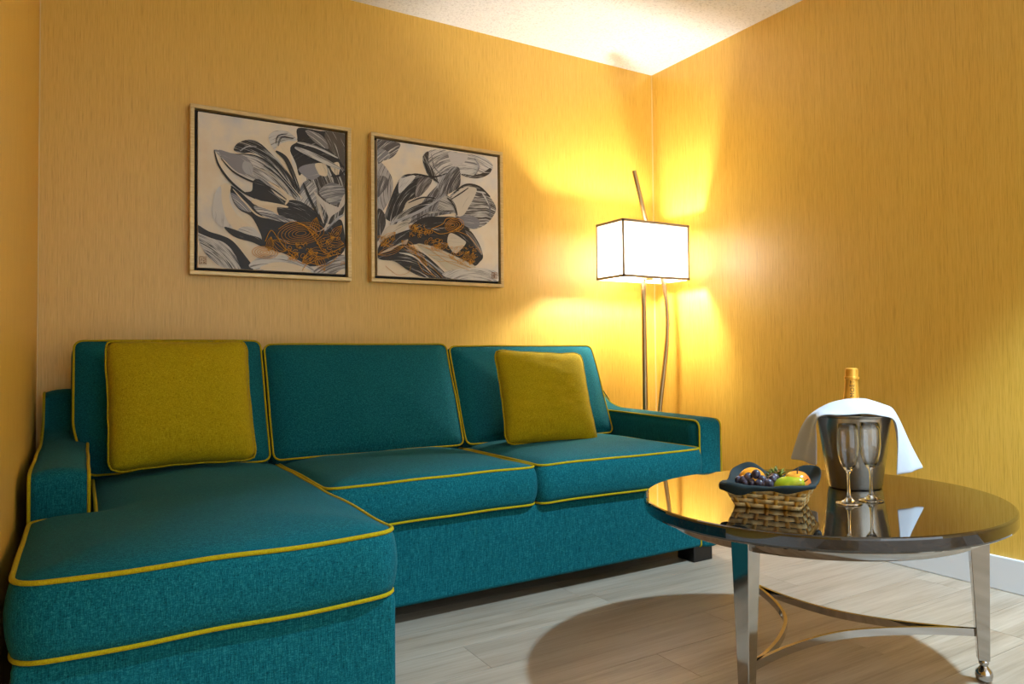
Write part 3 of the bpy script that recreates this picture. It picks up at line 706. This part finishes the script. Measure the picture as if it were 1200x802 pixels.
# curved stretchers bowing towards the centre
for i, j in ((0, 1), (1, 2), (2, 0)):
    a, b = legs[i], legs[j]; pts = []
    mid = (a + b) / 2; inn = (TC - mid)
    for k in range(41):
        u = k / 40; p = a.lerp(b, u) + inn * .47 * (1 - (2 * u - 1) ** 2)
        p = p + (TC - p).normalized() * .012
        pts.append(p + Vector((0, 0, .122)))
    vs, fs = [], []
    for k, p in enumerate(pts):
        tg = (pts[min(k + 1, 40)] - pts[max(k - 1, 0)]).normalized(); nn = Vector((tg.y, -tg.x, 0))
        for aa, bb in ((-.0045, -.0095), (.0045, -.0095), (.0045, .0095), (-.0045, .0095)): vs.append(p + nn * aa + Vector((0, 0, bb)))
    for k in range(40):
        for m_ in range(4): fs.append((k * 4 + m_, k * 4 + (m_ + 1) % 4, k * 4 + 4 + (m_ + 1) % 4, k * 4 + 4 + m_))
    fs += [(3, 2, 1, 0), (160, 161, 162, 163)]
    mesh('stretcher', vs, fs, M['chrome'], table, smooth=True, auto=40, label='bowed flat chrome stretcher')

# ------------------------------------------------------------------ champagne bucket, bottle, towel
BK = onZ(1002, 570.5, TZ); BK.z = TZ
dv = BK - CAM; dv.z = 0; dv.normalize(); av = Vector((dv.y, -dv.x, 0))   # away from the view at the bucket, and across it
RTOP = (onP(1046, 490, BK, dv) - onP(957.5, 490, BK, dv)).length / 2; RBOT = (onP(1034, 560, BK, dv) - onP(969.5, 560, BK, dv)).length / 2
BH = onP(1002, 489, BK - dv * RTOP, dv).z - TZ
pr = [(.0, 0), (RBOT - .008, 0), (RBOT - .002, .002), (RBOT, .008), (RTOP, BH - .006), (RTOP + .004, BH - .004), (RTOP + .005, BH), (RTOP + .003, BH + .003), (RTOP - .001, BH + .001), (RTOP - .004, BH - .006), (RBOT - .004, .012), (.0, .010)]
bucket = thing('ice_bucket', 'tapered stainless steel champagne bucket on the granite table', 'bucket', BK)
lathe('bucket_wall', pr, BK, M['steel'], bucket, n=72, auto=40)
for k in range(7):  # ice inside
    a = k * 2.4; q = BK + Vector((math.cos(a) * .045, math.sin(a) * .045, .075 + .012 * (k % 3)))
bp = BK + dv * .020 - av * .012
axis = (Vector((0, 0, 1)) + av * .035 + dv * .02).normalized()
bz0 = .045; b0 = bp + Vector((0, 0, bz0)); 
bot = thing('champagne_bottle', 'gold foil necked champagne bottle standing in the steel bucket', 'bottle', b0)
BL = onP(996.5, 431, bp, dv).z - b0.z
lathe('bottle_glass', [(.0, .006), (.03, .0), (.0415, .006), (.0425, .02), (.0425, .10), (.039, .13), (.030, .16), (.0225, .185), (.019, BL - .085), (.0155, BL - .05), (.0, BL - .05)], b0, M['green_glass'], bot, n=40, axis=axis)
foil = lathe('gold_foil', [(.0222, BL - .093), (.0215, BL - .088), (.0192, BL - .06), (.0174, BL - .036), (.0176, BL - .033), (.0196, BL - .031), (.0198, BL - .027), (.0180, BL - .023), (.0184, BL - .012), (.0175, BL - .004), (.0135, BL - .0005), (.0, BL)], b0, M['foil'], bot, n=40, axis=axis, label='gold foil neck wrap')
lathe('wire_hood', [(.0188, BL - .0335), (.0205, BL - .032), (.0207, BL - .0265), (.0190, BL - .0255)], b0, M['foil'], foil, n=40, axis=axis)
# neck lettering, reading upwards
def text_mesh(body, size):
    cu = bpy.data.curves.new('txt', 'FONT'); cu.body = body; cu.size = size; cu.extrude = .0; cu.align_x = 'CENTER'; cu.align_y = 'CENTER'; cu.space_character = 1.12; cu.resolution_u = 3
    o = bpy.data.objects.new('txt', cu); COL.objects.link(o); dg = bpy.context.evaluated_depsgraph_get(); dg.update()
    me = bpy.data.meshes.new_from_object(o.evaluated_get(dg)); bpy.data.objects.remove(o); return me
tm = text_mesh('MO\u00cbT', .0165)
u0 = axis.orthogonal().normalized()
face = (-dv + av * .16).normalized(); face = (face - axis * axis.dot(face)).normalized(); sdv = axis.cross(face)
vs = []
for v in tm.vertices:
    h = BL - .0595 + v.co.x; rad = .0218 - (h - (BL - .088)) * .083 + .0004; an = -v.co.y / rad
    vs.append(b0 + axis * h + (face * math.cos(an) + sdv * math.sin(an)) * (rad))
mesh('neck_lettering', vs, [tuple(p.vertices) for p in tm.polygons], M['ink'], foil, smooth=False, label='dark printed neck lettering')
# towel
front = [(-46, 545), (-45, 528), (-44.5, 510), (-45, 497), (-42, 489.5), (-30, 486.5), (-15, 486), (0, 486), (15, 486), (30, 487), (42, 490), (47.5, 499), (50, 515), (50.5, 535), (50, 558)]
back = [(-74, 538), (-69, 520), (-63, 502), (-55, 488), (-45, 479.5), (-32, 474), (-18, 469.5), (-8, 467), (8, 467.5), (20, 470), (34, 473.5), (45, 479), (54, 494), (66, 521), (80, 549)]
NU, NV = 57, 12
fr = crom([Vector((x, y_, 0)) for x, y_ in front], 4); bk = crom([Vector((x, y_, 0)) for x, y_ in back], 4)
vs, fs = [], []; NU = len(fr)
for j in range(NV + 1):
    v = j / NV
    for i in range(NU):
        u = i / (NU - 1) * 2 - 1
        top = max(0, 1 - max(0, abs(u) - .30) / .35)
        x = fr[i].x * (1 - v) + bk[i].x * v; y_ = fr[i].y * (1 - v) + bk[i].y * v
        df, db = -.106 + .045 * (1 - top) , .006 + .035 * (1 - top)
        dd = df * (1 - v) + db * v
        p = onP(1002 + x, y_, BK + dv * dd, dv)
        p += av * .004 * math.sin(v * 9 + u * 4) * (1 - top) + Vector((0, 0, .0015 * math.sin(u * 14 + v * 5)))
        vs.append(p)
for j in range(NV):
    for i in range(NU - 1):
        a = j * NU + i; fs.append((a, a + 1, a + 1 + NU, a + NU))
# far half of the cloth lies behind the neck and drops inside the back rim
tow = mesh('draped_towel', vs, fs, M['towel'], origin=BK + Vector((0, 0, BH)), solid=.0035, sub=1, label='white cotton towel draped across the steel bucket rim', cat='towel')

# ------------------------------------------------------------------ champagne flutes
def flute(px, label):
    c = onZ(px[0], px[1], TZ); c.z = TZ + .0006
    r = thing('champagne_flute', label, 'glass', c, 'champagne flutes beside the bucket'); fd = Vector((c.x, c.y, 0)).normalized(); k = (onP(px[0] - 1, px[2], c, fd).z - TZ) / .2136
    fo = [(.0, .0), (.0325, .0), (.0342, .0012), (.0335, .0026), (.022, .0055), (.012, .0095), (.0065, .017)]
    st = [(.0065, .017), (.0045, .028), (.0037, .045), (.0037, .07), (.0045, .080), (.007, .0865)]
    bo = [(.007, .0865), (.013, .094), (.020, .107), (.0255, .128), (.0283, .150), (.0282, .172), (.0265, .195), (.0255, .213), (.0249, .2136), (.0243, .213), (.0255, .195), (.0271, .172), (.0272, .150), (.0245, .1285), (.019, .108), (.012, .0975), (.006, .0935), (.0, .0925)]
    for nm, pf in (('foot', fo), ('stem', st), ('bowl', bo)): lathe(nm, [(a * k, b * k) for a, b in pf], c, M['glass'], r, n=48, auto=80, recalc=False)
    return r
flute((995, 590.5, 497.5), 'clear champagne flute nearer the fruit basket')
flute((1021, 587, 496), 'clear champagne flute on the right, farther from the fruit basket')

# ------------------------------------------------------------------ fruit basket
e1 = Vector((.608, -.794, 0)); e2 = Vector((.794, .608, 0))
A, B = onZ(865, 594, TZ), onZ(940, 600, TZ)
BC = (A + B) / 2 + e2 * .052; BC.z = TZ
e1 = (B - A).normalized(); e2 = Vector((-e1.y, e1.x, 0))
HL, HD, HT, GROW = (B - A).length / 2, .052, .050, .021
basket = thing('wicker_basket', 'small woven bamboo basket of fruit on the table', 'basket', BC)
def bpt(a, b, z): return BC + e1 * a + e2 * b + Vector((0, 0, z))
v = [bpt(a, b, z) for z in (.001, .004) for a, b in ((-HL, -HD), (HL, -HD), (HL, HD), (-HL, HD))]
mesh('basket_floor', v, [(3, 2, 1, 0), (4, 5, 6, 7), (0, 1, 5, 4), (1, 2, 6, 5), (2, 3, 7, 6), (3, 0, 4, 7)], M['bamboo2'], basket, smooth=False)
sides = [((-1, -1), (1, -1), 7), ((1, -1), (1, 1), 5), ((1, 1), (-1, 1), 7), ((-1, 1), (-1, -1), 5)]
for (sa, sb), (ta, tb), ns in sides:
    nx = Vector(((sb + tb) / 2 * 0 + (sa + ta) / 2, (sb + tb) / 2))
    def spt(u, z, off):
        g = GROW * z / HT
        a = (sa + (ta - sa) * u) * (HL + g); b = (sb + (tb - sb) * u) * (HD + g)
        return bpt(a + nx.x * off, b + nx.y * off, z)
    rows = 4; rh = HT / rows
    for r in range(rows):                         # weavers
        vs, fs = [], []; n = ns * 6
        for k in range(n + 1):
            u = k / n; off = .0022 * math.cos(math.pi * (u * ns - .5 + r))
            for z in (r * rh + .0012, (r + 1) * rh - .0008): vs.append(spt(u, z, off))
        for k in range(n): fs.append((k * 2, k * 2 + 2, k * 2 + 3, k * 2 + 1))
        mesh('weaver_splint', vs, fs, M['bamboo'], basket, solid=.0012)
    for k in range(ns):                           # stakes
        u0_, wd = (k + .5) / ns, .0042; vs, fs = [], []; n = rows * 5
        L = (HL if abs(ta - sa) > 0 else HD) * 2
        for q in range(n + 1):
            z = HT * q / n; off = .0022 * -math.cos(math.pi * (q / n * rows - .5 + k)) * .9
            for s in (-1, 1): vs.append(spt(u0_ + s * wd / L, max(.001, z), off))
        for q in range(n): fs.append((q * 2, q * 2 + 1, q * 2 + 3, q * 2 + 2))
        mesh('stake_splint', vs, fs, M['bamboo2'], basket, solid=.001)
    vs = [spt(u, z, o_) for u in (0, 1) for z in (HT - .003, HT + .007) for o_ in (-.002, .0035)]
    mesh('rim_band', vs, [(0, 1, 3, 2), (4, 6, 7, 5), (0, 4, 5, 1), (2, 3, 7, 6), (0, 2, 6, 4), (1, 5, 7, 3)], M['bamboo2'], basket, smooth=False)
# dark napkin lining, flopping over the rim
NA, NR = 96, 22; vs, fs = [], []
def sq(a, hl, hd):
    c, s = math.cos(a), math.sin(a); k = ((abs(c) / hl) ** 5 + (abs(s) / hd) ** 5) ** (-1 / 5); return c * k, s * k
for i in range(NA):
    a = 2 * math.pi * i / NA
    corner = max(0, abs(math.sin(2 * a))) ** 2.2
    frontness = max(0, -math.sin(a)); backness = max(0, math.sin(a)); rightness = max(0, math.cos(a)); leftness = max(0, -math.cos(a))
    rx, ry = sq(a, HL + GROW - .002, HD + GROW - .002)
    ln = math.hypot(rx, ry)
    lip = .012 + .012 * corner + .006 * frontness
    rise = .006 + .034 * corner * (.16 + .84 * backness ** .5 * (1 if backness > 0 else 0)) + .006 * corner * rightness + .004 * noise.noise(Vector((math.cos(a) * 2.5, math.sin(a) * 2.5, 1)))
    drop = (.015 + .016 * leftness + .006 * math.sin(a * 5)) * frontness ** .5 + .004 * (1 - frontness)
    for j in range(NR + 1):
        t = j / NR
        if t < .45:
            q = t / .45; sc = q * .93; z = .010 + (HT - .006) * max(0, (q - .55) / .45) ** 1.3
        else:
            q = (t - .45) / .55; sc = .93 + (lip / ln + .07) * math.sin(q * math.pi * .62) / math.sin(math.pi * .62) if q < 1 else .93 + lip / ln + .07
            z = HT + .004 + rise * math.sin(min(1, q * 1.25) * math.pi * .5) - drop * max(0, (q - .42) / .58) ** 1.4
            z += .0022 * math.sin(a * 11 + q * 3) * q
        vs.append(bpt(rx * sc, ry * sc, z))
for i in range(NA):
    for j in range(NR):
        a = i * (NR + 1) + j; b = ((i + 1) % NA) * (NR + 1) + j; fs.append((a, b, b + 1, a + 1))
mesh('napkin', vs, fs, M['napkin'], origin=BC + Vector((0, 0, .006)), solid=.0025, sub=1, label='dark green cloth napkin lining the bamboo basket', cat='napkin')
# fruit
def at(px, py, depth): return onP(px, py, BC + e2 * depth, e2)
def blob_mesh(name, c, prof, mat, axis, **kw): return lathe(name, prof, c, mat, n=32, axis=axis, auto=80, origin=c, **kw)
oc = at(881.5, 565, .018); R_ = .0365
sph = lambda r, n=14, q=1.0: [(r * math.sin(math.pi * i / n), -r * q * math.cos(math.pi * i / n)) for i in range(n + 1)]
blob_mesh('orange', oc, sph(R_), M['orange'], (0.2, 0, 1), label='whole orange behind the dark grapes in the basket', cat='orange')
ac = at(934, 566, .022); ra = .034
apple = thing('apple', 'yellow and blush apple at the right end of the basket', 'apple', ac)
ap = []
for i in range(19):
    t = math.pi * i / 18; r = ra * math.sin(t) * (1 + .08 * math.cos(t)); h = -ra * .92 * math.cos(t)
    if i > 14: h -= .010 * ((i - 14) / 4) ** 1.5
    ap.append((r, h))
lathe('apple_flesh', ap, ac, M['apple'], apple, n=32, axis=(-.1, -.12, 1), auto=80)
tube('stem', [ac + Vector((-.002, -.003, .020)), ac + Vector((-.003, -.004, .030)), ac + Vector((-.001, -.006, .038))], .0016, M['stem'], apple, n=8)
pc = at(921, 571, -.022)
pax = (e1 * .92 + Vector((0, 0, .32)))
pear = thing('pear', 'yellow green pear lying in front of the apple', 'pear', pc)
lathe('pear_flesh', [(.0, -.034), (.012, -.033), (.02, -.027), (.0245, -.015), (.0255, .0), (.0225, .014), (.017, .027), (.0135, .038), (.009, .045), (.0, .047)], pc, M['pear'], pear, n=32, axis=pax, auto=80)
tube('stem', [pc + pax.normalized() * .045, pc + pax.normalized() * .056 + Vector((0, 0, .004))], .0015, M['stem'], pear, n=8)
gb = at(884, 566, -.025)
grapes = thing('grape_bunch', 'bunch of dusky dark grapes in front of the orange', 'grapes', gb)
gl = [(886, 556, -.036), (877, 559, -.034), (872, 563, -.034), (866, 563, -.03), (874, 567, -.040), (880, 566, -.040), (893, 562, -.036), (890, 567, -.042), (896, 568, -.040), (901, 567, -.042), (905, 562, -.03), (908, 560, -.02), (885, 570, -.036), (898, 573, -.038), (876, 570, -.034), (903, 571, -.034)]
gm = None
for i, (x, y_, dp) in enumerate(gl):
    c = at(x, y_, dp); 
    if gm is None:
        gm = lathe('grape', sph(.0112, 10, 1.08), c, M['grape'], grapes, n=16, axis=(.2, .1, 1), auto=80, origin=c)
    else:
        g = gm.copy(); COL.objects.link(g); g.parent = grapes; g.location = c - gb; g.rotation_euler = (i * .7, i * .4, i); k = .9 + .2 * rg.random(); g.scale = (k, k, k)
tube('grape_stalk', [at(888, 572, -.03), at(892, 566, -.028), at(899, 560, -.02), at(905, 554, -.01)], .0018, M['stem'], grapes, n=8)
lc = at(908, 556, .02)
sprig = thing('leafy_sprig', 'small spiky green and brown leaf crown between orange and apple', 'leaves', lc)
for i in range(46):
    a = rg.uniform(0, 2 * math.pi); el = rg.uniform(.25, 1.35); L = rg.uniform(.014, .026)
    o_ = lc + e1 * rg.uniform(-.016, .018) + e2 * rg.uniform(-.006, .006) + Vector((0, 0, rg.uniform(-.008, .004)))
    dr = (e1 * math.cos(a) + e2 * math.sin(a)) * math.cos(el) + Vector((0, 0, math.sin(el))); sdd = dr.cross(Vector((math.sin(a * 3), math.cos(a * 2), .3))).normalized()
    up_ = dr.cross(sdd); wd = rg.uniform(.0022, .0042)
    vs = [o_ - sdd * wd * .5, o_ + sdd * wd * .5, o_ + dr * L * .5 - sdd * wd + up_ * .001, o_ + dr * L * .5 + sdd * wd + up_ * .001, o_ + dr * L, o_ + dr * L * .5 + up_ * -.0015]
    mesh('leaf', vs, [(0, 1, 5), (0, 5, 2), (1, 3, 5), (2, 5, 4), (5, 3, 4)], M['leaf'] if i % 5 else M['leafbrown'], sprig, solid=.0005)
lathe('leaf_core', sph(.013, 8), lc - Vector((0, 0, .010)), M['leafbrown'], sprig, n=12, axis=(0, .1, 1))
